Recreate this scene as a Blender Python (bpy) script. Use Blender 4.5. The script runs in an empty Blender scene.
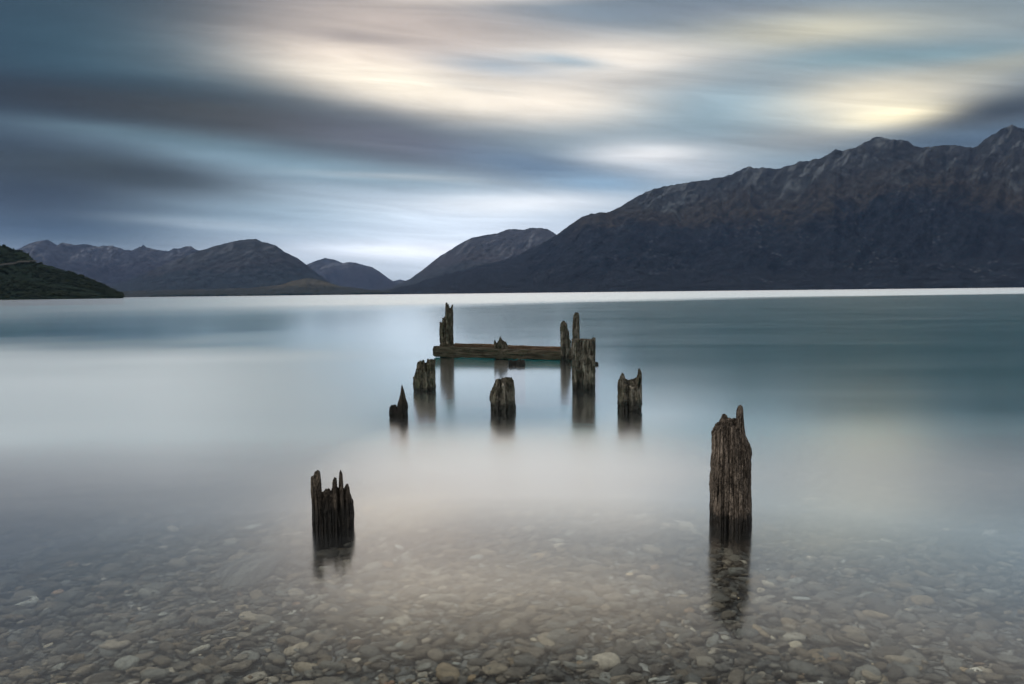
import bpy, math, random
import numpy as np
from mathutils import Vector, Matrix

random.seed(7)
S = bpy.context.scene
COL = S.collection
W, H, F = 1024, 684, 683.0
R = math.radians

# ------------------------------------------------------------------ camera
CAM_Z = 1.5
PITCH, ROLL = R(4.13), R(0.63)
cam_data = bpy.data.cameras.new('camera')
cam_data.sensor_width = 36.0
cam_data.lens = 36.0 * F / W
cam_data.clip_start, cam_data.clip_end = 0.05, 60000
cam = bpy.data.objects.new('camera', cam_data)
COL.objects.link(cam)
MW = (Matrix.Translation((0, 0, CAM_Z)) @ Matrix.Rotation(R(90) - PITCH, 4, 'X') @ Matrix.Rotation(-ROLL, 4, 'Z'))
cam.matrix_world = MW
S.camera = cam
M3 = MW.to_3x3()


def ray(px, py):
    return (M3 @ Vector(((px - W / 2) / F, (H / 2 - py) / F, -1.0))).normalized()


def at(px, py, z=0.0):
    d = ray(px, py)
    t = (z - CAM_Z) / d.z
    return Vector((d.x * t, d.y * t, z))


def azel(px, py):
    d = ray(px, py)
    return math.degrees(math.atan2(d.x, d.y)), math.degrees(math.asin(d.z))


def lin(r, g, b):
    f = lambda c: (c / 255 / 12.92) if c / 255 <= 0.04045 else ((c / 255 + 0.055) / 1.055) ** 2.4
    return (f(r), f(g), f(b))


# ------------------------------------------------------------------ numpy noise
_rng = np.random.RandomState(11)
_perm = _rng.permutation(512).astype(np.int64)
_grad = _rng.normal(size=(512, 3))
_grad /= np.linalg.norm(_grad, axis=1)[:, None]


def perlin(x, y, z):
    x, y, z = np.broadcast_arrays(np.asarray(x, float), np.asarray(y, float), np.asarray(z, float))
    xi, yi, zi = np.floor(x).astype(np.int64), np.floor(y).astype(np.int64), np.floor(z).astype(np.int64)
    xf, yf, zf = x - xi, y - yi, z - zi
    fade = lambda t: t * t * t * (t * (t * 6 - 15) + 10)
    u, v, w = fade(xf), fade(yf), fade(zf)

    def g(a, b, c):
        h = _perm[(_perm[(_perm[(xi + a) & 511] + yi + b) & 511] + zi + c) & 511]
        gr = _grad[h]
        return gr[..., 0] * (xf - a) + gr[..., 1] * (yf - b) + gr[..., 2] * (zf - c)
    L = lambda a, b, t: a + (b - a) * t
    x0 = L(L(g(0, 0, 0), g(1, 0, 0), u), L(g(0, 1, 0), g(1, 1, 0), u), v)
    x1 = L(L(g(0, 0, 1), g(1, 0, 1), u), L(g(0, 1, 1), g(1, 1, 1), u), v)
    return L(x0, x1, w) * 1.5


def fbm(x, y, z, o=4):
    s, a = 0, 1.0
    for i in range(o):
        s = s + a * perlin(x * 2 ** i + 17 * i, y * 2 ** i, z * 2 ** i)
        a *= 0.5
    return s


def ridged(x, y, z, o=5):
    s, a = 0, 1.0
    for i in range(o):
        s = s + a * (1 - np.abs(perlin(x * 2 ** i + 31 * i, y * 2 ** i, z * 2 ** i)) * 1.6)
        a *= 0.5
    return s - 1.0


# ------------------------------------------------------------------ node helpers
class N:
    def __init__(s, tree):
        s.t = tree

    def new(s, typ, **kw):
        n = s.t.nodes.new(typ)
        for k, v in kw.items():
            setattr(n, k, v)
        return n

    def put(s, sock, v):
        if hasattr(v, 'is_linked') or hasattr(v, 'links'):
            s.t.links.new(v, sock)
        else:
            sock.default_value = v

    def math(s, op, a, b=None, c=None, clamp=False):
        n = s.new('ShaderNodeMath', operation=op, use_clamp=clamp)
        for i, v in enumerate((a, b, c)):
            if v is not None:
                s.put(n.inputs[i], v)
        return n.outputs[0]

    def dot(s, a, b):
        n = s.new('ShaderNodeVectorMath', operation='DOT_PRODUCT')
        s.put(n.inputs[0], a); s.put(n.inputs[1], b)
        return n.outputs['Value']

    def vmul(s, a, b):
        n = s.new('ShaderNodeVectorMath', operation='MULTIPLY')
        s.put(n.inputs[0], a); s.put(n.inputs[1], b)
        return n.outputs[0]

    def xyz(s, x, y, z=0.0):
        n = s.new('ShaderNodeCombineXYZ')
        for i, v in enumerate((x, y, z)):
            s.put(n.inputs[i], v)
        return n.outputs[0]

    def sep(s, v):
        n = s.new('ShaderNodeSeparateXYZ')
        s.put(n.inputs[0], v)
        return n.outputs

    def mix(s, f, a, b, blend='MIX'):
        n = s.new('ShaderNodeMix', data_type='RGBA', blend_type=blend)
        n.clamp_result = False
        s.put(n.inputs['Factor'], f)
        ci = [i for i in n.inputs if i.type == 'RGBA']
        for sock, v in zip(ci, (a, b)):
            if isinstance(v, tuple) and len(v) == 3:
                v = v + (1.0,)
            s.put(sock, v)
        return [o for o in n.outputs if o.type == 'RGBA'][0]

    def noise(s, vec, scale, detail=3.0, rough=0.55, dist=0.0, out=0):
        n = s.new('ShaderNodeTexNoise')
        s.put(n.inputs['Vector'], vec)
        n.inputs['Scale'].default_value = scale
        n.inputs['Detail'].default_value = detail
        n.inputs['Roughness'].default_value = rough
        n.inputs['Distortion'].default_value = dist
        return n.outputs[out]

    def vor(s, vec, scale, feature='F1', out='Distance', rnd=1.0):
        n = s.new('ShaderNodeTexVoronoi', feature=feature)
        s.put(n.inputs['Vector'], vec)
        n.inputs['Scale'].default_value = scale
        n.inputs['Randomness'].default_value = rnd
        return n.outputs[out]

    def rng(s, v, a, b, c=0.0, d=1.0, smooth=True):
        n = s.new('ShaderNodeMapRange')
        if smooth:
            n.interpolation_type = 'SMOOTHSTEP'
        s.put(n.inputs[0], v)
        for i, x in enumerate((a, b, c, d)):
            s.put(n.inputs[i + 1], x)
        return n.outputs[0]

    def ramp(s, v, stops):
        n = s.new('ShaderNodeValToRGB')
        s.put(n.inputs[0], v)
        e = n.color_ramp.elements
        while len(e) < len(stops):
            e.new(0.5)
        for el, (p, c) in zip(e, stops):
            el.position = p
            el.color = (*c, 1) if len(c) == 3 else c
        return n.outputs[0]

    def bump(s, h, strength, dist):
        n = s.new('ShaderNodeBump')
        n.inputs['Strength'].default_value = strength
        n.inputs['Distance'].default_value = dist
        s.put(n.inputs['Height'], h)
        return n.outputs[0]


def material(name):
    m = bpy.data.materials.new(name)
    m.use_nodes = True
    m.node_tree.nodes.clear()
    n = N(m.node_tree)
    out = n.new('ShaderNodeOutputMaterial')
    return m, n, out


def principled(n, out, color, rough=0.9, spec=0.3, normal=None):
    p = n.new('ShaderNodeBsdfPrincipled')
    n.put(p.inputs['Base Color'], (*color, 1) if isinstance(color, tuple) and len(color) == 3 else color)
    n.put(p.inputs['Roughness'], rough)
    p.inputs['Specular IOR Level'].default_value = spec
    if normal is not None:
        n.put(p.inputs['Normal'], normal)
    n.t.links.new(p.outputs[0], out.inputs['Surface'])
    return p


def mesh_obj(name, verts, faces, mat, smooth=True):
    me = bpy.data.meshes.new(name)
    verts = np.asarray(verts, np.float32)
    faces = np.asarray(faces, np.int32)
    k = faces.shape[1]
    me.vertices.add(len(verts)); me.vertices.foreach_set('co', verts.ravel())
    me.loops.add(faces.size); me.loops.foreach_set('vertex_index', faces.ravel())
    me.polygons.add(len(faces))
    me.polygons.foreach_set('loop_start', np.arange(0, faces.size, k, dtype=np.int32))
    me.polygons.foreach_set('use_smooth', np.full(len(faces), smooth))
    me.update(calc_edges=True)
    me.validate()
    if mat:
        me.materials.append(mat)
    o = bpy.data.objects.new(name, me)
    COL.objects.link(o)
    return o


def vattr(o, name, data):
    a = o.data.attributes.new(name, 'FLOAT', 'POINT')
    a.data.foreach_set('value', np.asarray(data, np.float32))


def grid_faces(nr, nc, wrap=False):
    i, j = np.meshgrid(np.arange(nr - 1), np.arange(nc if wrap else nc - 1), indexing='ij')
    j2 = (j + 1) % nc
    return np.stack([i * nc + j, i * nc + j2, (i + 1) * nc + j2, (i + 1) * nc + j], -1).reshape(-1, 4)


def tag(o, label=None, cat=None, group=None, kind=None):
    for k, v in (('label', label), ('category', cat), ('group', group), ('kind', kind)):
        if v:
            o[k] = v
    return o


# ------------------------------------------------------------------ world sky
world = bpy.data.worlds.new('World')
S.world = world
world.use_nodes = True
world.node_tree.nodes.clear()
n = N(world.node_tree)
SUN_AZ, SUN_EL = -115.0, 32.0   # behind the photographer, veiled by the overcast
sky = n.new('ShaderNodeTexSky', sky_type='NISHITA')
sky.sun_disc = False
sky.sun_elevation = R(SUN_EL)
sky.sun_rotation = R(SUN_AZ)
sky.altitude = 300
dirv = n.new('ShaderNodeTexCoord').outputs['Generated']
nv = n.new('ShaderNodeVectorMath', operation='NORMALIZE')
n.put(nv.inputs[0], dirv)
sx, sy, sz = n.sep(nv.outputs[0])
DEG = 57.29578
az = n.math('MULTIPLY', n.math('ARCTAN2', sx, sy), DEG)
el = n.math('MULTIPLY', n.math('ARCSINE', sz), DEG)
# wind-drawn streaks: noise stretched along the drift of the clouds
warp_co = n.xyz(n.math('MULTIPLY', az, 0.035), n.math('MULTIPLY', el, 0.13), 0.0)
wn = n.noise(warp_co, 1.0, 3.0, 0.5, 0.0, out=1)
wx, wy, wz = n.sep(wn)
az2 = n.math('ADD', az, n.math('MULTIPLY', n.math('SUBTRACT', wx, 0.5), 5.0))
el2 = n.math('ADD', el, n.math('MULTIPLY', n.math('SUBTRACT', wy, 0.5), 1.5))
# the cloud rows drift along x, so a row keeps a constant angle z / y all along its length
row = n.math('MULTIPLY', n.math('ARCTAN2', sz, n.math('MAXIMUM', sy, 0.05)), DEG)
row2 = n.math('ADD', row, n.math('SUBTRACT', el2, el))
v3 = n.xyz(az2, row2, 1.0)

col = n.ramp(n.math('DIVIDE', el2, 90.0), [
    (0.0, lin(168, 184, 198)), (0.12, lin(120, 140, 150)), (0.25, lin(110, 125, 138)), (0.5, lin(128, 138, 148)), (1.0, lin(150, 156, 162))])


def puff(px, py, rx, ry, rot, rgb, op):
    """a soft bank of cloud or clear air at a compass direction; sizes in tenths of degrees"""
    global col
    d0 = ray(px, py)
    a0, e0 = math.degrees(math.atan2(d0.x, d0.y)), math.degrees(math.atan2(d0.z, d0.y))
    k = DEG / F
    ra, rb = rx * k, ry * k
    c, s = math.cos(R(-rot)), math.sin(R(-rot))
    A = (c / ra, s / ra, -(c * a0 + s * e0) / ra)
    B = (-s / rb, c / rb, -(-s * a0 + c * e0) / rb)
    a, b = n.dot(v3, A), n.dot(v3, B)
    q = n.math('MULTIPLY_ADD', a, a, n.math('MULTIPLY', b, b))
    w = n.math('MULTIPLY', n.math('POWER', math.exp(-1), q), op)
    col = n.mix(w, col, lin(*rgb))


# rot > 0: the bank sinks towards the right
PUFFS = [
    # broad fields
    (-60, 60, 330, 210, 0, (10, 15, 18), 1.0),
    (-150, -200, 420, 260, 0, (52, 62, 74), .9),
    (150, 50, 180, 60, 6, (44, 74, 84), .88),
    (225, 66, 80, 30, 6, (70, 98, 110), .45),
    (760, 110, 260, 90, 0, (140, 162, 174), .8),
    (420, 235, 220, 45, 0, (240, 250, 262), .9),
    (250, 215, 140, 30, 4, (150, 176, 190), .75),
    (60, 225, 120, 26, 4, (40, 72, 80), .8),
    (30, 190, 120, 45, 6, (24, 29, 12), .92),
    (1040, 20, 110, 60, 0, (140, 152, 154), .7),
    (1120, 140, 150, 70, 0, (56, 68, 80), .95),
    # light gap below the band
    (300, 165, 170, 16, 9, (140, 168, 182), .85),
    (170, 140, 110, 9, 9, (100, 126, 136), .75),
    (120, 176, 110, 15, 9, (44, 47, 28), .88),
    # bright veils
    (480, 50, 165, 52, 3, (192, 184, 178), .75),
    (390, 28, 120, 40, 6, (208, 193, 182), .85),
    (350, 62, 80, 20, 10, (236, 221, 204), .85),
    (410, 90, 115, 16, 8, (256, 244, 222), .95),
    (545, 100, 105, 20, 3, (252, 240, 222), .92),
    (620, 60, 110, 22, -2, (244, 233, 218), .9),
    (500, 68, 60, 9, 4, (150, 167, 180), .7),
    (565, 62, 40, 6, 4, (150, 170, 182), .8),
    (350, 38, 60, 6, 7, (168, 158, 154), .6),
    (470, 88, 46, 5, 7, (200, 196, 188), .5),
    (640, 82, 60, 7, -2, (190, 184, 176), .55),
    (620, 12, 120, 15, 4, (120, 136, 148), .8),
    (720, 8, 100, 12, 0, (118, 128, 140), .7),
    (820, 30, 100, 17, -2, (206, 200, 176), .85),
    (740, 66, 90, 12, 0, (152, 152, 150), .7),
    (900, 56, 120, 12, -3, (116, 148, 158), .85),
    (720, 110, 80, 26, 0, (136, 164, 176), .7),
    (650, 155, 60, 13, 0, (240, 240, 240), .95),
    (680, 172, 60, 10, 0, (206, 212, 218), .7),
    (800, 138, 70, 14, -4, (156, 158, 156), .7),
    (870, 96, 75, 20, -6, (244, 232, 204), .9),
    (888, 116, 42, 11, -4, (285, 270, 228), 1.0),
    (1000, 62, 60, 10, -14, (172, 168, 150), .6),
    (990, 112, 70, 18, -14, (54, 60, 62), .95),
    (960, 142, 70, 12, -8, (78, 96, 112), .95),
    # the long grey band across the left
    (60, 100, 130, 19, 6, (26, 30, 26), .95),
    (250, 120, 150, 21, 8, (60, 59, 46), .97),
    (410, 143, 120, 20, 8, (102, 103, 110), .97),
    (540, 166, 90, 15, 8, (108, 130, 152), .9),
    (600, 184, 55, 10, 2, (142, 172, 196), .85),
    # low streaks
    (400, 178, 80, 4, 4, (200, 208, 210), .5),
    (520, 205, 90, 9, 0, (250, 254, 258), .85),
    (250, 228, 80, 5, 6, (176, 190, 198), .6),
    (420, 250, 90, 8, 0, (262, 266, 274), .85),
    # overhead and behind, outside the frame
]
for p in PUFFS:
    puff(*p)
# unseen bright belt and zenith above the frame, added to light lake and stones
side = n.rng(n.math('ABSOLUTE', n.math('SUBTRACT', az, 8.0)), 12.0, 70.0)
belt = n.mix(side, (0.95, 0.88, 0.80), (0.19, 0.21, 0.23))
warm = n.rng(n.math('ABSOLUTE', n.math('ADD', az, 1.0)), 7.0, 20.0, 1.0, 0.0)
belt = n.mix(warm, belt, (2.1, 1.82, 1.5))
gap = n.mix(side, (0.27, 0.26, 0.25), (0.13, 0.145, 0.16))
overhead_fill = n.mix(n.rng(el2, 25.0, 30.5), belt, gap)
overhead_fill = n.mix(n.rng(el2, 38.0, 56.0), overhead_fill, (1.55, 1.55, 1.55))
col = n.mix(n.rng(el2, 22.0, 25.0), col, overhead_fill)
# fine streaks
st_co = n.xyz(n.math('ADD', n.math('MULTIPLY', az, 0.032), n.math('MULTIPLY', row, 0.02)),
              n.math('ADD', n.math('MULTIPLY', row, 0.27), n.math('MULTIPLY', az, 0.02)), 3.0)
st = n.noise(st_co, 1.0, 5.0, 0.55, 0.6)
st2 = n.noise(n.vmul(st_co, (2.3, 3.1, 1.0)), 1.0, 4.0, 0.6, 0.8)
gain = n.math('MULTIPLY', n.rng(st, 0.25, 0.75, 0.80, 1.20, smooth=False), n.rng(st2, 0.25, 0.75, 0.86, 1.14, smooth=False))
col = n.mix(1.0, col, n.xyz(gain, gain, gain), 'MULTIPLY')
# even cloud light behind the photographer
back = n.rng(n.math('ABSOLUTE', az), 70, 120)
col = n.mix(back, col, lin(186, 190, 194))
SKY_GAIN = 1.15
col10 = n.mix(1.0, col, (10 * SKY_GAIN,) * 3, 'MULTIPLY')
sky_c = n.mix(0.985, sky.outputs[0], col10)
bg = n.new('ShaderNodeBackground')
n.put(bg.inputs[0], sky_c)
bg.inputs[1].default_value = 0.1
wo = n.new('ShaderNodeOutputWorld')
world.node_tree.links.new(bg.outputs[0], wo.inputs[0])
world.cycles.sampling_method = 'MANUAL'
world.cycles.sample_map_resolution = 1024

sd = bpy.data.lights.new('sun', 'SUN')
sd.energy = 0.8
sd.angle = R(30)
sd.color = (1.0, 0.93, 0.82)
sun = bpy.data.objects.new('sun', sd)
COL.objects.link(sun)
sdir = Vector((math.sin(R(SUN_AZ)) * math.cos(R(SUN_EL)), math.cos(R(SUN_AZ)) * math.cos(R(SUN_EL)), math.sin(R(SUN_EL))))
sun.rotation_euler = sdir.to_track_quat('Z', 'Y').to_euler()
sun.location = (0, -20, 60)

# ------------------------------------------------------------------ water
m_water, n, out = material('lake_water')
geo = n.new('ShaderNodeNewGeometry')
px_, py_, pz_ = n.sep(geo.outputs['Position'])
ior = n.rng(geo.outputs['Backfacing'], 0, 1, 1.33, 1 / 1.33, smooth=False)
fr = n.new('ShaderNodeFresnel')
n.put(fr.inputs['IOR'], ior)
# silky, time-smoothed surface: stronger mirror than a single still instant
fac = n.ramp(fr.outputs[0], [(0.0, (0.0,) * 3), (0.055, (0.025,) * 3), (0.085, (0.13,) * 3), (0.13, (0.47,) * 3), (0.18, (0.82,) * 3), (0.4, (0.85,) * 3), (1.0, (0.90,) * 3)])
# breeze: smooth near the shore, ruffled in the open lake
n1 = n.noise(n.xyz(n.math('MULTIPLY', px_, 0.006), n.math('MULTIPLY', py_, 0.02), 0), 1.0, 4, 0.6)
n2 = n.noise(n.xyz(n.math('MULTIPLY', px_, 0.08), n.math('MULTIPLY', py_, 0.45), 2), 1.0, 4, 0.6)
bearing = n.math('DIVIDE', px_, n.math('MAXIMUM', py_, 1.0))
edge = n.rng(bearing, -0.75, 0.75, 45.0, 165.0, smooth=False)
edge = n.math('MULTIPLY', edge, n.rng(n1, 0.2, 0.8, 0.8, 1.2, smooth=False))
dist_rel = n.math('DIVIDE', py_, edge)
soft = n.rng(bearing, -0.5, 0.35, 0.6, 0.16, smooth=False)
ruff = n.rng(dist_rel, n.math('SUBTRACT', 1.0, soft), n.math('ADD', 1.0, soft))
rough = n.math('ADD', n.math('MULTIPLY', ruff, n.rng(bearing, -0.7, -0.05, 0.10, 0.30)), n.rng(n2, 0.3, 0.7, 0.13, 0.16, smooth=False))
# a breeze lane off to the left of the jetty
wob_y = n.math('MULTIPLY', py_, n.rng(n.noise(n.xyz(n.math('MULTIPLY', px_, 0.12), n.math('MULTIPLY', py_, 0.16), 5), 1.0, 2, 0.5), 0.25, 0.75, 0.82, 1.18, smooth=False))
lane = n.math('MULTIPLY', n.rng(bearing, -0.08, -0.55), n.math('MULTIPLY', n.rng(wob_y, 1.0, 8.5), n.rng(wob_y, 32.0, 11.0)))
shore = n.math('MULTIPLY', n.rng(wob_y, 3.8, 5.9), n.rng(wob_y, 9.0, 5.2))
shore = n.math('MULTIPLY', shore, n.math('ADD', n.rng(bearing, 0.0, -0.5, 0.0, -0.75), n.rng(bearing, 0.12, 0.4, 0.95, 0.4)))
lane = n.math('MAXIMUM', lane, n.math('MULTIPLY', shore, 0.85))
rough = n.math('ADD', rough, n.math('MULTIPLY', lane, 0.33))
gl = n.new('ShaderNodeBsdfGlossy')
n.put(gl.inputs['Roughness'], rough)
gl.inputs['Color'].default_value = (0.97, 0.99, 1.0, 1)
tr = n.new('ShaderNodeBsdfTransparent')
tr.inputs['Color'].default_value = (0.93, 0.97, 0.96, 1)
mx = n.new('ShaderNodeMixShader')
n.put(mx.inputs[0], fac)
n.t.links.new(tr.outputs[0], mx.inputs[1]); n.t.links.new(gl.outputs[0], mx.inputs[2])
n.t.links.new(mx.outputs[0], out.inputs['Surface'])
WX = 15000
tag(mesh_obj('lake_water', [(-WX, -400, 0), (WX, -400, 0), (WX, 15000, 0), (-WX, 15000, 0)], [(0, 1, 2, 3)], m_water), kind='structure')


# ------------------------------------------------------------------ lake bed
def bed_z(x, y):
    y = np.asarray(y, float)
    a = -0.05 - 0.02 * y
    b = -0.17 - 0.09 * (y - 6)
    z = np.where(y < 6, a, np.maximum(b, -6.0))
    return z + 0.015 * perlin(np.asarray(x) * 0.5, y * 0.5, 3.3) * (y < 60)


ys = np.concatenate([np.arange(-12, 14, 0.25), 14 + 1.25 ** np.arange(0, 32) - 1, [15000]])
ys = np.unique(np.clip(ys, -12, 15000))
xs = np.concatenate([-(16 + 1.35 ** np.arange(24, 0, -1)), np.arange(-16, 16.1, 0.5), 16 + 1.35 ** np.arange(1, 25)])
xs = np.clip(xs * 1.0, -WX, WX)
XX, YY = np.meshgrid(xs, ys)
m_bed, n, out = material('lake_bed')
tc = n.new('ShaderNodeTexCoord')
pos = n.new('ShaderNodeNewGeometry').outputs['Position']
bx, by, bz = n.sep(pos)
cell = n.vor(pos, 16.0, out='Color')
cx, cy, cz = n.sep(cell)
d2 = n.vor(pos, 16.0, feature='DISTANCE_TO_EDGE')
stone = n.ramp(cx, [(0.0, (0.05, 0.05, 0.048)), (0.45, (0.11, 0.108, 0.10)), (0.8, (0.17, 0.165, 0.15)), (1.0, (0.30, 0.29, 0.26))])
stone = n.mix(n.rng(d2, 0.0, 0.12), (0.015, 0.014, 0.013), stone)
water_teal = n.mix(n.noise(pos, 0.4, 3), (0.006, 0.27, 0.30), (0.010, 0.34, 0.38))  # teal of the deep water, put into the bed colour
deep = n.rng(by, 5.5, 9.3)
bc = n.mix(deep, stone, water_teal)
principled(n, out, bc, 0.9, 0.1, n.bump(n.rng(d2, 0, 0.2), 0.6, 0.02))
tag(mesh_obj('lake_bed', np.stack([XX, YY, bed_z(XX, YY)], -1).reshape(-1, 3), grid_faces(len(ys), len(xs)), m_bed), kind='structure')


# ------------------------------------------------------------------ stones
def ico(sub):
    import bmesh
    bm = bmesh.new()
    bmesh.ops.create_icosphere(bm, subdivisions=sub, radius=1.0)
    v = np.array([x.co[:] for x in bm.verts]); f = np.array([[x.index for x in p.verts] for p in bm.faces])
    bm.free()
    return v, f


def stone_shapes(sub, k, seed):
    v, f = ico(sub)
    outv = []
    for i in range(k):
        s = seed + i * 7.3
        r = 1 + 0.34 * perlin(v[:, 0] * 0.9 + s, v[:, 1] * 0.9, v[:, 2] * 0.9) + 0.13 * perlin(v[:, 0] * 2.2 + s, v[:, 1] * 2.2 + 9, v[:, 2] * 2.2)
        w = v * r[:, None]
        # squared-off slabs of schist
        w = np.sign(w) * np.abs(w) ** np.array([0.74, 0.74, 0.62])
        outv.append(w)
    return outv, f


rng = np.random.RandomState(5)
m_stone, n, out = material('wet_pebbles')
at_ = n.new('ShaderNodeAttribute', attribute_name='tone')
at2 = n.new('ShaderNodeAttribute', attribute_name='hue')
pos = n.new('ShaderNodeNewGeometry').outputs['Position']
base = n.ramp(at_.outputs['Fac'], [(0.0, (0.030, 0.028, 0.025)), (0.35, (0.072, 0.066, 0.058)), (0.7, (0.128, 0.118, 0.102)), (0.9, (0.20, 0.187, 0.163)), (0.97, (0.28, 0.275, 0.25)), (1.0, (0.42, 0.41, 0.38))])
tint = n.ramp(at2.outputs['Fac'], [(0.0, (0.92, 0.98, 1.0)), (0.35, (1.02, 1.0, 0.94)), (0.65, (1.12, 1.0, 0.87)), (0.93, (1.15, 1.0, 0.80)), (0.985, (1.35, 1.05, 0.7)), (1.0, (1.4, 0.9, 0.65))])
base = n.mix(1.0, base, tint, 'MULTIPLY')
mot = n.noise(pos, 34.0, 5, 0.65)
base = n.mix(1.0, base, n.ramp(mot, [(0.3, (0.62,) * 3), (0.7, (1.38,) * 3)]), 'MULTIPLY')
vein = n.noise(pos, 9.0, 3, 0.5, 1.5)
base = n.mix(n.math('MULTIPLY', n.rng(n.math('ABSOLUTE', n.math('SUBTRACT', vein, 0.5)), 0.0, 0.012, 1, 0), 0.1), base, (0.35, 0.34, 0.31))
by = n.sep(pos)[1]
base = n.mix(n.rng(by, 5.5, 9.3), base, (0.008, 0.31, 0.34))  # far pebbles take the same painted-in deep-water teal
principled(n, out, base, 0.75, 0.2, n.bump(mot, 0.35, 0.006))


def scatter(y0, y1, dens, sub, seed, smin, smax, lift):
    shapes, f = stone_shapes(sub, 14, seed)
    nv_ = len(shapes[0])
    V, T, U = [], [], []
    area = 0
    pts = []
    yy = y0
    tot = int(dens * (y1 - y0) * (0.82 * (y0 + y1) + 4))
    while len(pts) < tot:
        y = rng.uniform(y0, y1)
        half = 0.82 * y + 2.0
        x = rng.uniform(-half, half) if rng.rand() < half / (0.82 * y1 + 2.0) else None
        if x is not None:
            pts.append((x, y))
    pts = np.array(pts)
    for i, (x, y) in enumerate(pts):
        L = smin * (smax / smin) ** (rng.rand() ** 2.1)
        b = L * rng.uniform(0.45, 0.85)
        c = L * rng.uniform(0.16, 0.36)
        w = shapes[rng.randint(14)] * np.array([L, b, c]) * 0.5
        a = rng.normal(0.1, 0.6)
        ta, tb = rng.normal(0, 0.16), rng.normal(0, 0.16)
        ca, sa = math.cos(a), math.sin(a)
        X = w[:, 0] * ca - w[:, 1] * sa
        Y = w[:, 0] * sa + w[:, 1] * ca
        Z = w[:, 2] + X * ta + Y * tb
        V.append(np.stack([X + x, Y + y, Z + bed_z(x, y) + c * 0.15 + lift + rng.uniform(0, 0.03) - 0.09 * max(0.0, y - 8.3) / 2.2], -1))
        T.append(np.full(nv_, rng.beta(2.0, 2.6) if rng.rand() > 0.022 else rng.uniform(0.9, 1.0)))
        U.append(np.full(nv_, rng.rand()))
    k = len(V)
    FF = (f[None] + (np.arange(k) * nv_)[:, None, None]).reshape(-1, 3)
    return np.concatenate(V), FF, np.concatenate(T), np.concatenate(U)


parts = [scatter(1.2, 4.6, 420, 2, 1.0, 0.04, 0.13, 0.0), scatter(1.2, 4.6, 560, 1, 90.0, 0.014, 0.04, 0.010),
         scatter(4.6, 10.5, 190, 1, 50.0, 0.06, 0.18, 0.0)]
off, V, FF, T, U = 0, [], [], [], []
for a, b, c, d in parts:
    V.append(a); FF.append(b + off); T.append(c); U.append(d); off += len(a)
o = mesh_obj('pebbles', np.concatenate(V), np.concatenate(FF), m_stone)
vattr(o, 'tone', np.concatenate(T)); vattr(o, 'hue', np.concatenate(U))
tag(o, 'rounded grey and brown pebbles covering the bed of the clear shallows', 'pebbles', kind='stuff')

# the one large striped slab among them
m_slab, n, out = material('striped_slab')
co = n.new('ShaderNodeTexCoord').outputs['Object']
band = n.noise(n.vmul(co, (42.0, 5.0, 8.0)), 1.0, 3, 0.5, 0.5)
principled(n, out, n.ramp(band, [(0.3, (0.035, 0.034, 0.031)), (0.5, (0.07, 0.067, 0.06)), (0.68, (0.15, 0.143, 0.125))]), 0.8, 0.2,
           n.bump(band, 0.5, 0.01))
sv, sf = ico(4)
r = 1 + 0.3 * perlin(sv[:, 0] * 1.1 + 4, sv[:, 1] * 1.1, sv[:, 2] * 1.1) + 0.05 * perlin(sv[:, 0] * 4, sv[:, 1] * 4, sv[:, 2] * 4)
sw = sv * r[:, None]
sw = np.sign(sw) * np.abs(sw) ** 0.85 * np.array([0.165, 0.24, 0.06])
p = at(248, 583, -0.17)
o = mesh_obj('flat_stone', sw, sf, m_slab)
o.location = (p.x, p.y, float(bed_z(p.x, p.y)) + 0.022)
o.rotation_euler = (0.05, -0.05, R(-12))
tag(o, 'large flat slab of banded grey stone under the water, left of the splintered post', 'stone')

# ------------------------------------------------------------------ wood
def wood_material(name, dark, mid, pale, moss=0.0, wet=0.10, far=False):
    m, n, out = material(name)
    co = n.new('ShaderNodeTexCoord').outputs['Object']
    ox, oy, oz = n.sep(co)
    crack_mask = n.new('ShaderNodeAttribute', attribute_name='crack').outputs['Fac']
    gs_, bs_, fs_ = (20.0, 7.0, 24.0) if far else (85.0, 8.0, 110.0)
    grain = n.noise(n.vmul(co, (gs_, gs_, gs_ * (0.12 if far else 0.06))), 1.0, 6, 0.7, 0.9 if far else 0.4)
    blot = n.noise(n.vmul(co, (bs_, bs_, 4.0)), 1.0, 4, 0.6)
    fine = n.noise(n.vmul(co, (fs_, fs_, fs_ * 0.4)), 1.0, 4, 0.7)
    c = n.ramp(grain, [(0.3, dark), (0.5, mid), (0.68, pale)])
    c = n.mix(1.0, c, n.ramp(blot, [(0.32, (0.45,) * 3), (0.68, (1.5,) * 3)]), 'MULTIPLY')
    c = n.mix(1.0, c, n.ramp(fine, [(0.38, (0.3,) * 3), (0.62, (1.7,) * 3)]), 'MULTIPLY')
    c = n.mix(crack_mask, c, tuple(x * 0.22 for x in dark))  # colour goes darker along the cracks
    if moss:
        mm = n.rng(n.noise(co, 14.0, 5, 0.6), 0.48, 0.66)
        c = n.mix(n.math('MULTIPLY', mm, moss), c, (0.055, 0.06, 0.025))
    wl = n.math('ADD', oz, n.math('MULTIPLY', n.math('SUBTRACT', n.noise(n.vmul(co, (30., 30., 10.)), 1.0, 4, 0.6), 0.5), 0.10))
    wf = n.rng(wl, wet * 0.7, wet * 1.2, 1.0, 0.0)
    c = n.mix(wf, c, n.mix(0.78, c, (0.005, 0.005, 0.004)))
    h = n.math('ADD', n.math('MULTIPLY', grain, 0.7), n.math('MULTIPLY', fine, 0.45))
    principled(n, out, c, n.math('SUBTRACT', 0.92, n.math('MULTIPLY', wf, 0.3)), 0.25, n.bump(h, 0.9, 0.012))
    return m


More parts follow.
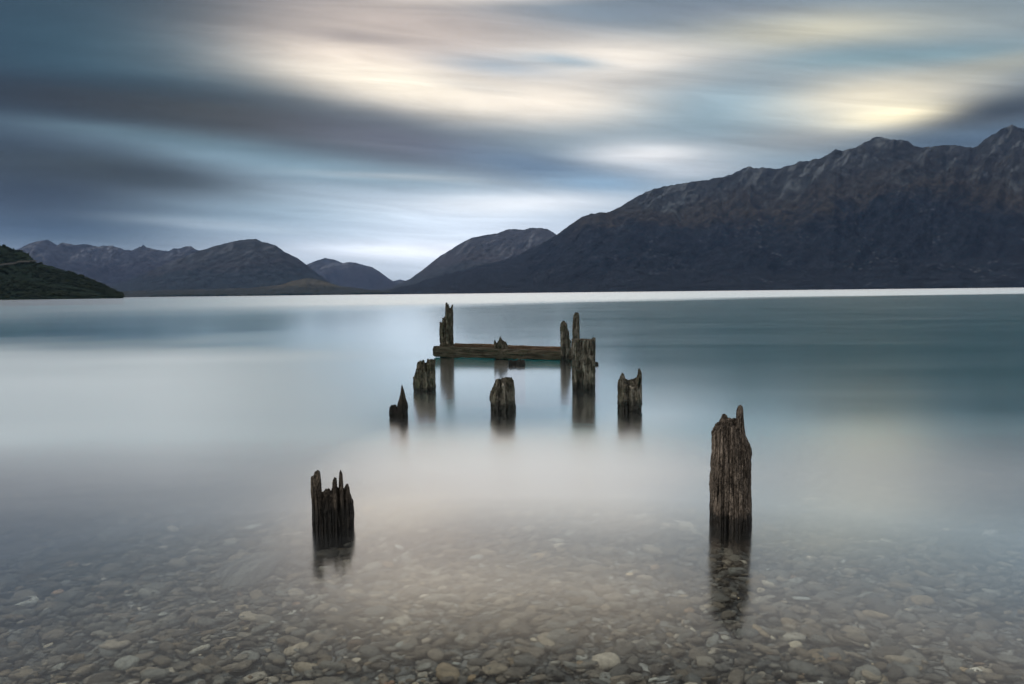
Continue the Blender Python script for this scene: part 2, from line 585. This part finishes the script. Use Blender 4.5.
m_brown = wood_material('weathered_brown_timber', (0.018, 0.0135, 0.010), (0.088, 0.067, 0.050), (0.24, 0.192, 0.15), 0.0, 0.09)
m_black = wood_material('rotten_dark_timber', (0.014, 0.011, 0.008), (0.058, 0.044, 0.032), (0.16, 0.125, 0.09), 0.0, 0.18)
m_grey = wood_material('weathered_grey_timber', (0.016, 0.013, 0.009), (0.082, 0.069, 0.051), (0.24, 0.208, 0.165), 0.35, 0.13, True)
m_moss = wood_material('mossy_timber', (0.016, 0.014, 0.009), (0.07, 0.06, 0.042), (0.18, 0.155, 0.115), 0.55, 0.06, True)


def post(name, label, cat, x0, x1, yw, prof, mat, group='old jetty piles standing in the lake', sq=2.2, deep=1.0, fall=0.5, jag=0.05,
         base=None, taper=0.0, lean=0.0, seed=0.0, crack=1.0, Nt=200, Mr=70, Kr=26, zbot=-0.5, roty=0.0, back=0.0, wob=0.03, floor=None, rag=0.05):
    """a pile: rotted top T(u, v) whose outline along the sight line follows PROF [(px, py)], side walls with split grain"""
    p = at((x0 + x1) / 2, yw)
    dh = math.hypot(p.x, p.y)
    e = Vector((p.x / dh, p.y / dh, 0))
    mpp = (ray((x0 + x1) / 2, yw).dot(M3 @ Vector((0, 0, -1))))
    half = 0.5 * (x1 - x0) * (p - Vector((0, 0, CAM_Z))).length * mpp / F
    hd = half * deep
    p = p + e * (hd * 0.9 + back)
    dh = math.hypot(p.x, p.y)
    ex = Vector((e.y, -e.x, 0))
    pu, pz = [], []
    for (qx, qy) in prof:
        d = ray(qx, qy)
        t = dh / (d.x * e.x + d.y * e.y)
        q = Vector((0, 0, CAM_Z)) + d * t - p
        pu.append(q.dot(ex)); pz.append(q.z)
    if back:
        sc = dh / (dh - back)
        half *= sc; hd *= sc
    pu, pz = np.array(pu), np.array(pz)
    order = np.argsort(pu, kind='stable')
    pu, pz = pu[order], pz[order]
    ztop = pz.max()
    zfloor = floor if floor is not None else pz.min() * 0.6
    th = np.linspace(0, 2 * np.pi, Nt, endpoint=False) + roty
    c, s = np.cos(th), np.sin(th)
    rad = (np.abs(c) ** sq + np.abs(s) ** sq) ** (-1.0 / sq)
    cr, sr = math.cos(roty), math.sin(roty)
    rimu, rimv = rad * c * half, rad * s * hd

    def tp(z):
        f = 1 - taper * np.clip(z / max(ztop, 1e-3), -0.3, 1.1)
        return f

    def groove(tt, z):
        cc, ss = np.cos(tt), np.sin(tt)
        k = 1.0
        g1 = perlin(cc * 3.2 * k + seed, ss * 3.2 * k, z * 1.1 / max(half, .05) * 0.13 + seed)
        g2 = perlin(cc * 7.5 + seed + 5, ss * 7.5, z * 1.3 + 3)
        g3 = perlin(cc * 17 + seed, ss * 17 + 4, z * 2.5)
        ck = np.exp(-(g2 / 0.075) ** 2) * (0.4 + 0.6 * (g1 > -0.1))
        w = wob * perlin(cc * 1.2 + seed + 9, ss * 1.2, z * 3.5 / max(ztop, .2))
        w = w + rag * perlin(cc * 3 + seed, ss * 3 + 2, z * 11.0) + 0.6 * rag * perlin(cc * 6 + seed, ss * 6 + 2, z * 27.0)
        return 0.035 * g1 + 0.02 * g3 - 0.10 * crack * ck + w, ck

    def top(u, v):
        t = np.interp(u, pu, pz)
        un = np.clip(u / half, -1, 1)
        v0 = 0.55 * hd * np.sqrt(np.maximum(1 - un ** 2, 0)) * perlin(un * 2.2 + seed, seed * 1.7, 0.5) * 1.3
        dv = np.abs(v - v0)
        drop = fall * np.maximum(dv - 0.12 * hd, 0)
        j = np.abs(perlin(u / half * 5 + seed, v / hd * 5, 1.5)) + 0.6 * np.abs(perlin(u / half * 12 + seed, v / hd * 12, 7.5))
        t2 = t - drop - jag * j * 1.5
        return np.maximum(t2, np.minimum(t, zfloor - jag * 2 * j))

    Trim = top(rimu, rimv)
    fr_ = np.linspace(0, 1, Mr) ** 0.8
    Z = zbot + (Trim[None] - zbot) * fr_[:, None]
    g, ck = groove(th[None], Z)
    f = (1 + g) * tp(Z)
    zl = np.clip(Z, -0.2, None)
    X = rimu[None] * f + lean * zl
    Y = rimv[None] * f
    V = [np.stack([X, Y, Z], -1).reshape(-1, 3)]
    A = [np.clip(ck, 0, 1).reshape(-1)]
    # cap
    rho = np.linspace(1, 0, Kr + 1)[1:-1]
    gr, ckr = groove(th, Trim)
    for r_ in rho:
        u, v = rimu * r_, rimv * r_
        t = top(u, v)
        ff = tp(t) * (1 + gr * r_)
        jx = 0.04 * half * perlin(u / half * 9, v / hd * 9, t * 20 + seed)
        V.append(np.stack([u * ff + lean * t + jx, v * ff + jx, t], -1))
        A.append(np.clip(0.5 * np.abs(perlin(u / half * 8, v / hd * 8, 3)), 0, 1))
    V.append(np.array([[lean * float(top(np.zeros(1), np.zeros(1))[0]), 0, float(top(np.zeros(1), np.zeros(1))[0])]]))
    A.append(np.zeros(1))
    rows = Mr + Kr - 1
    V = np.concatenate(V); A = np.concatenate(A)
    fc = grid_faces(rows, Nt, wrap=True)
    ctr = len(V) - 1
    last = (rows - 1) * Nt
    tri = np.array([[last + j, last + (j + 1) % Nt, ctr, ctr] for j in range(Nt)])
    me = bpy.data.meshes.new(name)
    pys = [tuple(q) for q in fc.tolist()] + [tuple(q[:3]) for q in tri.tolist()]
    me.from_pydata(V.tolist(), [], pys)
    me.polygons.foreach_set('use_smooth', np.full(len(pys), False))
    me.update()
    me.materials.append(mat)
    o = bpy.data.objects.new(name, me)
    COL.objects.link(o)
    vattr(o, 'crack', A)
    o.location = p
    o.rotation_euler = (0, 0, math.atan2(ex.y, ex.x))
    tag(o, label, cat, group)
    return o


post('jetty_pile', 'splintered black pile with a crown of jagged spikes, standing in the shallows on the left', 'wooden post', 313, 354, 532,
     [(312.9, 476), (314.5, 470.8), (318.4, 469.6), (320, 472), (321, 491), (323, 489.6), (325.7, 487), (328.3, 487), (331, 489.6), (332.2, 486),
      (332.9, 478), (334.5, 476), (336.2, 477.5), (336.9, 487), (338.8, 487), (339.4, 471.5), (340.8, 469.4), (342, 472), (342.8, 479.7), (343.4, 489),
      (344.7, 487.6), (346, 483.7), (347.6, 482), (349, 485), (349.7, 492), (351, 494), (351.6, 497.5), (353.3, 498.2), (354.2, 503)],
     m_black, fall=1.6, jag=0.02, Nt=320, Mr=110, Kr=44, seed=1.3, deep=0.9, wob=0.02)
post('jetty_pile', 'tallest brown timber pile with deep vertical cracks and a raised knob on its right corner', 'wooden post', 709.5, 751, 529,
     [(708, 430), (711.4, 428), (714.2, 422.4), (718.6, 420), (720.8, 414.7), (724, 414.3), (727.4, 417), (732.8, 416.5), (736.8, 418), (737.7, 410.3),
      (739.4, 406), (742.7, 404.9), (744.5, 408), (745.3, 423.5), (747, 434.4), (752, 445)],
     m_brown, fall=0.35, jag=0.02, taper=0.13, Nt=360, Mr=170, Kr=44, seed=4.1, sq=2.4, crack=1.2, wob=0.035)
post('jetty_pile', 'thin broken pile ending in a sharp spike, with a low blunt stub at its side', 'wooden post', 390, 408, 418,
     [(389.8, 406), (391, 404.5), (396, 404.3), (396.8, 407), (397.2, 404), (399, 399.5), (400.2, 394), (401.3, 386), (402, 384), (402.8, 386), (404, 390), (405.6, 398), (407, 402), (408, 408)],
     m_black, fall=1.2, jag=0.02, seed=8.2, deep=0.7, rag=0.15)
post('jetty_pile', 'squat dark stump with two flat lobes on top, left of the beam end', 'wooden post', 413.8, 435.5, 391.5,
     [(413.5, 376), (414.5, 374), (416.5, 366), (417.3, 361.5), (420, 360), (422.5, 359), (424, 357), (424.8, 362.5), (426.5, 362), (427, 358.5), (430.5, 358), (435, 359), (436, 363)],
     m_moss, fall=0.9, jag=0.06, seed=12.7, deep=0.9, wob=0.06, rag=0.09)
post('jetty_pile', 'rounded grey stump with a lopsided sloping top, in front of the middle of the beam', 'wooden post', 490.3, 515.5, 413,
     [(490, 394), (491.5, 389), (493.5, 386), (495.5, 380), (498, 377.8), (501, 377), (505, 376), (511, 376.3), (513.3, 378.5), (514.3, 384), (515.6, 394)],
     m_grey, fall=0.55, jag=0.05, seed=16.4, wob=0.05, rag=0.09, Nt=240)
post('jetty_pile', 'thick square timber pile with a flat sawn top at the right end of the beam', 'wooden post', 572.3, 595, 391,
     [(571, 340), (573, 338.6), (583, 338.4), (592, 338.8), (593.4, 337.2), (595, 337.6), (596, 341)],
     m_grey, fall=0.05, jag=0.02, sq=7.0, deep=0.9, seed=20.9, rag=0.035, crack=1.3, taper=-0.04, Nt=260, Mr=110, wob=0.015)
post('jetty_pile', 'stump with two pointed horns on its rim, standing right of the square pile', 'wooden post', 617.8, 641.6, 411.5,
     [(617.5, 380), (619, 378), (620.8, 374), (622, 371.8), (623.6, 373.5), (625.5, 378), (628, 379.5), (634, 378.8), (636.5, 377.5), (638.2, 374), (638.8, 368.6), (639.6, 368.2), (640.6, 371), (641.5, 380)],
     m_grey, fall=0.5, jag=0.02, sq=3.0, seed=25.3, wob=0.02, rag=0.09, Nt=240)
post('jetty_pile', 'tall blackened pile split into upright slivers behind the left end of the beam', 'wooden post', 440.2, 453.8, 358,
     [(440, 322), (441, 321), (441.8, 323), (442.3, 317.5), (445, 316), (445.5, 303), (446.3, 301.8), (447.4, 302.4), (448, 305), (448.4, 302.8), (449.2, 306), (450.1, 307.6), (451.3, 306.7), (452, 304), (453, 304.4), (453.8, 309)],
     m_moss, fall=1.6, jag=0.04, seed=29.9, back=0.12, rag=0.09, crack=1.4, zbot=-1.0, floor=0.5)
post('jetty_pile', 'small rotten stub with one point, rising behind the middle of the beam', 'wooden post', 494.4, 508.2, 359.5,
     [(494.2, 340), (495.2, 339), (496.3, 343), (498, 341), (500.4, 335.5), (502.2, 339.4), (505.7, 341), (507.5, 344), (508.3, 349)],
     m_moss, fall=0.7, jag=0.06, seed=33.1, back=0.12, rag=0.09, zbot=-1.0)
post('jetty_pile', 'narrow pile with a notched top in front of the beam, left of the square pile', 'wooden post', 560.5, 571, 361.6,
     [(560.3, 324), (561.5, 321.5), (563, 320), (565.6, 321.5), (567, 323), (567.6, 328.6), (568.9, 330.7), (569.3, 339), (571.2, 342)],
     m_grey, fall=0.9, jag=0.04, seed=37.5, back=0.10, rag=0.15, zbot=-1.0, floor=0.5)
post('jetty_pile', 'slim pale pile rising directly behind the flat top of the square pile', 'wooden post', 572.6, 579.6, 360.5,
     [(572.4, 330), (573.2, 317), (573.8, 314.3), (575.2, 312), (578.5, 312.3), (579.3, 317), (579.7, 331)],
     m_grey, fall=0.5, jag=0.03, seed=41.2, back=0.5, rag=0.15, zbot=-1.0, floor=0.6)
post('jetty_pile', 'low black stub barely clear of the water under the beam', 'wooden post', 508.6, 525, 365.6,
     [(508.3, 361), (510, 359.6), (516, 360.2), (519, 359.4), (524, 359.8), (525.3, 361.5)],
     m_black, fall=0.2, jag=0.03, sq=5.0, seed=45.0, zbot=-0.8, deep=0.6)
post('jetty_pile', 'tiny dark stub tip just breaking the surface right of the square pile', 'wooden post', 594.5, 598.6, 365.2,
     [(594.3, 364), (595.2, 362.2), (596.6, 361.6), (598, 362.4), (598.8, 364)],
     m_black, fall=0.4, jag=0.01, sq=2.0, seed=49.0, zbot=-0.8, Nt=60, Mr=20, Kr=10)


def beam(name, label, A, B, hA, hB, thick, mat, seed):
    """a squared timber from A to B (front bottom edge points), heights at both ends, eroded edges"""
    A, B = Vector(A), Vector(B)
    ax = (B - A); Ln = ax.length; ax.normalize()
    nb = Vector((-ax.y, ax.x, 0)); nb.normalize()
    if nb.y < 0:
        nb = -nb
    nl, nc = 160, 48
    t = np.linspace(0, 1, nl)[:, None]
    a = np.linspace(0, 2 * np.pi, nc, endpoint=False)[None] + np.pi / 4
    q = (np.abs(np.cos(a)) ** 9 + np.abs(np.sin(a)) ** 9) ** (-1 / 9.0)
    cy, cz = np.cos(a) * q, np.sin(a) * q
    hh = hA + (hB - hA) * t
    er = 1 + 0.16 * fbm(t * Ln * 1.5 + seed, np.cos(a) * 2, np.sin(a) * 2, 3) + 0.05 * perlin(t * Ln * 3, np.cos(a) * 14 + seed, np.sin(a) * 14)
    endr = np.clip(np.minimum(t, 1 - t) * Ln / 0.02, 0.80, 1)
    X = t * Ln + 0.03 * perlin(cy * 2, cz * 2, seed) * (np.abs(t - 0.5) > 0.45)
    Y = thick / 2 + cy * thick / 2 * er * endr
    Zb = (A.z + (B.z - A.z) * t)
    Z = Zb + hh / 2 + cz * hh / 2 * er * endr
    X = np.broadcast_to(X, Z.shape)
    V = np.stack([X, Y, Z], -1).reshape(-1, 3).tolist()
    fcs = [tuple(r_) for r_ in grid_faces(nl, nc, wrap=True).tolist()] + [tuple(range(nc - 1, -1, -1)), tuple(range((nl - 1) * nc, nl * nc))]
    me = bpy.data.meshes.new(name)
    me.from_pydata(V, [], fcs)
    me.update()
    me.materials.append(mat)
    o = bpy.data.objects.new(name, me)
    COL.objects.link(o)
    vattr(o, 'crack', np.clip(np.exp(-((perlin(t * Ln * 0.8, np.cos(a) * 6 + seed, np.sin(a) * 6)) / 0.08) ** 2), 0, 1).reshape(-1) * 0.7)
    o.location = (A.x, A.y, 0)
    o.rotation_euler = (0, 0, math.atan2(ax.y, ax.x))
    tag(o, label, 'timber beam', 'timber beams across the far piles')
    return o


def beam_material(name, dark, mid, pale, moss):
    m, n, out = material(name)
    co = n.new('ShaderNodeTexCoord').outputs['Object']
    crack_mask = n.new('ShaderNodeAttribute', attribute_name='crack').outputs['Fac']
    grain = n.noise(n.vmul(co, (4.0, 60.0, 60.0)), 1.0, 6, 0.65, 0.5)
    blot = n.noise(n.vmul(co, (9.0, 14.0, 14.0)), 1.0, 5, 0.65)
    fine = n.noise(co, 60.0, 4, 0.7)
    c = n.ramp(grain, [(0.3, dark), (0.5, mid), (0.68, pale)])
    c = n.mix(n.math('MULTIPLY', n.rng(blot, 0.42, 0.62), moss), c, (0.05, 0.052, 0.02))
    c = n.mix(1.0, c, n.ramp(fine, [(0.35, (0.5,) * 3), (0.65, (1.45,) * 3)]), 'MULTIPLY')
    c = n.mix(crack_mask, c, tuple(x * 0.3 for x in dark))  # darker colour along the crack lines
    principled(n, out, c, 0.92, 0.2, n.bump(n.math('ADD', grain, fine), 0.9, 0.015))
    return m


m_beam = beam_material('mossy_beam_timber', (0.014, 0.011, 0.008), (0.05, 0.041, 0.027), (0.14, 0.115, 0.088), 0.3)
m_beam2 = beam_material('rusty_beam_timber', (0.035, 0.022, 0.014), (0.13, 0.08, 0.05), (0.24, 0.16, 0.11), 0.2)
pa, pb = at(432.5, 357.6), at(573, 361.2)
beam('jetty_beam', 'mossy squared beam lying along the front of the far piles just above the water', (pa.x, pa.y, 0.015), (pb.x, pb.y, 0.01), 0.245, 0.19, 0.2, m_beam, 2.0)
dirb = (pb - pa).normalized()
nb = Vector((-dirb.y, dirb.x, 0))
qa, qb = pa + dirb * 0.25 + nb * 0.62, pb + nb * 0.62 - dirb * 0.02
beam('jetty_beam', 'second rusty brown beam running behind the mossy front beam', (qa.x, qa.y, 0.06), (qb.x, qb.y, 0.02), 0.235, 0.215, 0.14, m_beam2, 6.0)


# ------------------------------------------------------------------ mountains
def slope_material(name, low, mid, high, rock, snow=0.0, scale=1.0, speck=0.3):
    m, n, out = material(name)
    pos = n.new('ShaderNodeNewGeometry').outputs['Position']
    t = n.new('ShaderNodeAttribute', attribute_name='rise').outputs['Fac']
    fall = n.new('ShaderNodeAttribute', attribute_name='bearing').outputs['Fac']
    gul = n.new('ShaderNodeAttribute', attribute_name='gully').outputs['Fac']
    big = n.noise(pos, 0.0016 * scale, 5, 0.6)
    smal = n.noise(pos, 0.016 * scale, 6, 0.75)
    tt0 = n.math('MULTIPLY', n.math('SUBTRACT', smal, 0.5), 0.35)
    tt = n.math('ADD', t, n.math('MULTIPLY', n.math('SUBTRACT', big, 0.5), 0.8))
    tt = n.math('ADD', tt, tt0)
    c = n.ramp(tt, [(0.0, low), (0.36, low), (0.52, mid), (0.68, high), (1.0, high)])
    c = n.mix(1.0, c, n.ramp(smal, [(0.34, (0.35,) * 3), (0.66, (1.7,) * 3)]), 'MULTIPLY')
    # scree chutes run down the fall line near the crest
    sc_co = n.xyz(n.math('MULTIPLY', fall, 1.3), n.math('MULTIPLY', t, 3.0), 0)
    chute = n.noise(sc_co, 1.0, 5, 0.65, 0.7)
    cf = n.math('MULTIPLY', n.rng(chute, 0.50, 0.62), n.rng(tt, 0.5, 0.75))
    cf = n.math('MULTIPLY', cf, n.rng(smal, 0.35, 0.6, 0.35, 1.0))
    c = n.mix(cf, c, rock)
    sp = n.rng(n.vor(pos, 0.035 * scale), 0.08, 0.3, 1.0, 0.0)
    spm = n.math('MULTIPLY', n.math('MULTIPLY', sp, n.rng(n.noise(pos, 0.004 * scale, 3), 0.5, 0.65)), speck)
    c = n.mix(spm, c, rock)
    principled(n, out, c, 0.95, 0.05, n.bump(smal, 0.8, 25.0 / scale))
    return m


def mountain(name, prof, r_shore, r_crest, mat, kind='structure', rows=110, step=0.06, gdepth=0.22, gscale=1.0, shape=1.25, jitter=0.010, back=0.35, seed=0.0, apron=0.0, shear=6.0):
    """terrain whose skyline follows PROF [(px, py)]; slopes run from the shore up to the crest and down behind it"""
    a, e = zip(*[azel(*q) for q in prof])
    a, e = np.array(a), np.array(e)
    az_ = np.arange(a.min(), a.max() + step, step)
    tan = np.tan(np.radians(np.maximum(np.interp(az_, a, e), 0.03)))
    tan = tan * (1 + jitter * fbm(az_ * 2.2 + seed, 0.3, 0.7, 4))
    rc = r_crest * (1 + 0.10 * fbm(az_ * 0.09 + seed, 4.0, 0.0, 3))
    rs = r_shore * (1 + 0.05 * fbm(az_ * 0.15 + seed, 9.0, 0.0, 3))
    t = np.concatenate([np.linspace(0, 1, rows), 1 + np.linspace(0, 1, 16)[1:] * back])
    T, AZ = np.meshgrid(t, az_, indexing='ij')
    RR = rs[None] + (rc - rs)[None] * T
    prof_t = np.where(T <= 1, apron * T + (1 - apron) * np.clip(T, 0, 1) ** shape, 1 - 1.6 * (T - 1))
    Hc = (tan * rc)[None]
    x, y = RR * np.sin(np.radians(AZ)), RR * np.cos(np.radians(AZ))
    gs = gscale / 900.0
    # gullies follow the fall line: noise mostly across the slope
    AS = AZ - shear * T
    g = ridged(AS * 0.17 * gscale + 0.5 * perlin(x * gs, y * gs, seed), T * 1.3 + seed, seed, 6)
    g2 = ridged(x * gs * 1.4, y * gs * 1.4, seed + 2, 5)
    gg = 0.65 * g + 0.5 * g2
    env = np.clip(T * 4, 0, 1) * np.clip(1.25 - T * 0.75, 0.2, 1)
    Z = Hc * (prof_t + gdepth * (gg - 0.75) * env * (0.25 + 0.75 * prof_t.clip(0, 1)))
    app = (Z - CAM_Z) / RR
    k = np.minimum(tan / np.maximum(app[:rows].max(0), 1e-4), 3.0)
    Z = np.where(Z > 0, Z * k[None], Z)
    Z[0] = -12
    Z[1] = np.maximum(Z[1], 1.5)
    V = np.stack([x, y, Z], -1).reshape(-1, 3)
    o = mesh_obj(name, V, grid_faces(len(t), len(az_)), mat)
    vattr(o, 'rise', (Z / max(Hc.max(), 1) * 1.0).clip(0, 1.2).reshape(-1))
    vattr(o, 'bearing', AS.reshape(-1))
    vattr(o, 'gully', gg.reshape(-1))
    tag(o, kind=kind)
    return az_, RR, Z


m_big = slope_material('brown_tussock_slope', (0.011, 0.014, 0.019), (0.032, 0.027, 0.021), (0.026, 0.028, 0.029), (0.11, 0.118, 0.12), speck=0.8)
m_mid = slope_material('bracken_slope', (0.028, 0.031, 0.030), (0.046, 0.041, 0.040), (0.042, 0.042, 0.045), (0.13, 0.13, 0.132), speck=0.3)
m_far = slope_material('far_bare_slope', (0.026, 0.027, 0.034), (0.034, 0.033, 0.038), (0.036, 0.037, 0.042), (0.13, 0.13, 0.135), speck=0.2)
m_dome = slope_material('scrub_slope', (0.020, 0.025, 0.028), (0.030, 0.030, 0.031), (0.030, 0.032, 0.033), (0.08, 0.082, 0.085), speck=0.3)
m_apron = slope_material('farmland_slope', (0.028, 0.029, 0.022), (0.048, 0.043, 0.028), (0.055, 0.05, 0.034), (0.10, 0.08, 0.05), scale=2.5, speck=0.1)
m_near = slope_material('bush_slope', (0.010, 0.018, 0.011), (0.014, 0.022, 0.012), (0.018, 0.022, 0.013), (0.04, 0.04, 0.03), scale=9.0, speck=0.2)

mountain('mountain', [(380, 292), (395, 288), (410, 285), (440, 276), (470, 268), (500, 261), (520, 254), (540, 244), (555, 236), (570, 225), (580, 218), (590, 214), (600, 212.5),
                      (607, 213), (620, 207), (632, 199), (650, 190), (665, 186), (680, 184), (695, 181), (708, 180), (725, 177), (738, 171), (748, 167), (760, 168), (775, 168.5),
                      (785, 167), (800, 162), (812, 160), (818, 159), (826, 155), (836, 149), (842, 151), (850, 148), (856, 148), (866, 142), (876, 137), (885, 137), (895, 139),
                      (907, 141), (917, 147), (922, 148), (930, 146), (945, 145), (960, 145), (972, 148), (978, 146), (985, 139), (995, 133), (1000, 130), (1005, 127), (1010, 125),
                      (1016, 127), (1024, 128), (1060, 130), (1120, 140), (1200, 150), (1300, 140), (1500, 160)],
         2600, 5200, m_big, rows=190, step=0.05, seed=3.0, gscale=1.3, gdepth=0.25, shear=9.0)
mountain('mountain', [(385, 291), (400, 283), (410, 279), (425, 268), (440, 256), (455, 247), (465, 241), (472, 238), (485, 235), (497, 233), (510, 229), (516, 229), (522, 230),
                      (530, 228), (540, 228), (547, 229), (553, 232), (557, 235), (580, 250), (620, 275), (640, 288)],
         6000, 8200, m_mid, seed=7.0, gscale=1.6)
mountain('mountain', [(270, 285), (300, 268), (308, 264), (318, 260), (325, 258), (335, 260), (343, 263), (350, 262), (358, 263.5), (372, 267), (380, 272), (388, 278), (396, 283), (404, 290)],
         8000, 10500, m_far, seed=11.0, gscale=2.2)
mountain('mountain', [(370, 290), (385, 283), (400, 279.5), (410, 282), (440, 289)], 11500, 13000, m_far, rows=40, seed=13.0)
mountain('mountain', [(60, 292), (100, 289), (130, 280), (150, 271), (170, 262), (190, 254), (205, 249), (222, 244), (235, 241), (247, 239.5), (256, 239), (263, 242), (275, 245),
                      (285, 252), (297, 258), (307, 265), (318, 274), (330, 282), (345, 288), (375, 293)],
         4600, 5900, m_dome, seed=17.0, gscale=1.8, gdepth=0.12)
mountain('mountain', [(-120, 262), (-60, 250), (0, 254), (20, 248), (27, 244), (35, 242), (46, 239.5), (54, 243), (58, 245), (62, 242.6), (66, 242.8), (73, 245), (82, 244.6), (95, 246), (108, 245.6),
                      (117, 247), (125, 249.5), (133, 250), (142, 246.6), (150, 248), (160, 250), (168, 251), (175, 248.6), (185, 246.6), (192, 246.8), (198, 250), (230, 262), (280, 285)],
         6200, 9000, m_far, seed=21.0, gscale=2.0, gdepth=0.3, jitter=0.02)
mountain('foothill', [(90, 294), (130, 291), (170, 290), (210, 289), (250, 288), (280, 285), (292, 281), (308, 278), (320, 280), (340, 286), (370, 290), (400, 290.5), (430, 290), (460, 290.5)],
         3500, 4300, m_apron, rows=60, seed=25.0, gdepth=0.3, gscale=3.0, shape=0.9)
HA, HR, HZ = mountain('hill', [(-160, 190), (-100, 205), (-40, 230), (0, 245), (8, 247), (15, 250), (28, 254.5), (33, 259), (37, 263), (50, 266), (70, 272), (90, 279), (105, 286), (115, 291), (123, 296)],
         820, 1000, m_near, rows=90, step=0.05, seed=29.0, gscale=5.0, gdepth=0.12, jitter=0.025)

# bushes on the near hill and the road cut across it
sv, sf = ico(1)
V, FF, k = [], [], 0
rngb = np.random.RandomState(9)
while k < 2600:
    i, j = rngb.randint(2, 90), rngb.randint(0, len(HA))
    if HZ[i, j] < 1.5 or perlin(i * 0.13, j * 0.02, 0.5) < rngb.uniform(-0.5, 0.35):
        continue
    a = math.radians(HA[j]); r_ = HR[i, j]
    hgt = rngb.uniform(1.0, 3.2)
    w = sv * (1 + 0.4 * perlin(sv[:, 0] * 2 + k, sv[:, 1] * 2, sv[:, 2] * 2))[:, None] * np.array([hgt * 0.7, hgt * 0.7, hgt * 0.6])
    V.append(w + np.array([r_ * math.sin(a), r_ * math.cos(a), HZ[i, j] + hgt * 0.2])); FF.append(sf + k * len(sv)); k += 1
m_bush, n, out = material('bush_foliage')
pos = n.new('ShaderNodeNewGeometry').outputs['Position']
principled(n, out, n.ramp(n.noise(pos, 0.12, 4), [(0.35, (0.006, 0.011, 0.006)), (0.65, (0.022, 0.027, 0.013))]), 0.95, 0.05)
tag(mesh_obj('bushes', np.concatenate(V), np.concatenate(FF), m_bush), 'dark green bushes scattered over the steep near hill', 'bushes', kind='stuff')
m_road, n, out = material('road_cut')
principled(n, out, (0.05, 0.047, 0.04), 0.95, 0.1)
V = []
for px in np.arange(-40, 38, 2.0):
    a, e = azel(px, 266.5 - 0.12 * max(px, 0))
    j = int(np.argmin(np.abs(HA - a)))
    app = (HZ[:, j] - CAM_Z) / HR[:, j]
    i = int(np.argmax(app[:90] >= math.tan(math.radians(e))))
    if i > 0:
        for up, rr in ((0.6, -3.0), (2.6, 2.0)):
            r_ = HR[i, j] + rr - 2.0
            V.append((r_ * math.sin(math.radians(a)), r_ * math.cos(math.radians(a)), HZ[i, j] + up))
tag(mesh_obj('hill_road', V, [(2 * q, 2 * q + 2, 2 * q + 3, 2 * q + 1) for q in range(len(V) // 2 - 1)], m_road), kind='structure')

# far shore woods: one mass along the water
rngw = np.random.RandomState(3)
sv, sf = ico(1)
V, FF, k = [], [], 0
while k < 420:
    px = rngw.uniform(135, 470)
    if perlin(px * 0.03, 0.5, 0.5) + rngw.uniform(-.3, .3) < -0.05:
        continue
    a = math.radians(azel(px, 290)[0])
    r_ = rngw.uniform(3380, 3460)
    hgt = rngw.uniform(5, 13)
    w = sv * (1 + 0.35 * perlin(sv[:, 0] * 2 + k, sv[:, 1] * 2, sv[:, 2] * 2))[:, None] * np.array([hgt * 0.6, hgt * 0.6, hgt * 0.55])
    V.append(w + np.array([r_ * math.sin(a), r_ * math.cos(a), 1.0 + hgt * 0.5]))
    FF.append(sf + k * len(sv)); k += 1
m_tree, n, out = material('far_tree_foliage')
pos = n.new('ShaderNodeNewGeometry').outputs['Position']
principled(n, out, n.ramp(n.noise(pos, 0.08, 3), [(0.35, (0.015, 0.022, 0.016)), (0.65, (0.04, 0.04, 0.025))]), 0.95, 0.05)
o = mesh_obj('woods', np.concatenate(V), np.concatenate(FF), m_tree)
tag(o, 'thin dark belt of far trees along the foot of the mountains', 'trees', kind='stuff')

# ------------------------------------------------------------------ haze
m_haze, n, out = material('haze')
pv = n.new('ShaderNodeVolumePrincipled')
pv.inputs['Color'].default_value = (0.38, 0.55, 0.96, 1)
pv.inputs['Density'].default_value = 2.0e-5
pv.inputs['Density Attribute'].default_value = ''
pv.inputs['Anisotropy'].default_value = 0.2
n.t.links.new(pv.outputs[0], out.inputs['Volume'])
HX, Z0, Z1 = 15500, -14.0, 1500.0
hv = [(-HX, -600, Z0), (HX, -600, Z0), (HX, 15500, Z0), (-HX, 15500, Z0), (-HX, -600, Z1), (HX, -600, Z1), (HX, 15500, Z1), (-HX, 15500, Z1)]
o = mesh_obj('haze', hv, [(0, 3, 2, 1), (4, 5, 6, 7), (0, 1, 5, 4), (1, 2, 6, 5), (2, 3, 7, 6), (3, 0, 4, 7)], m_haze, smooth=False)
tag(o, kind='stuff')

# ------------------------------------------------------------------ render
S.render.engine = 'CYCLES'
S.cycles.use_denoising = True
S.cycles.denoising_input_passes = 'RGB'
S.cycles.max_bounces = 8
S.cycles.transparent_max_bounces = 12
S.cycles.volume_bounces = 1
S.cycles.sample_clamp_indirect = 6
S.view_settings.view_transform = 'Standard'
S.view_settings.look = 'None'
S.view_settings.exposure = 0
S.view_settings.gamma = 1
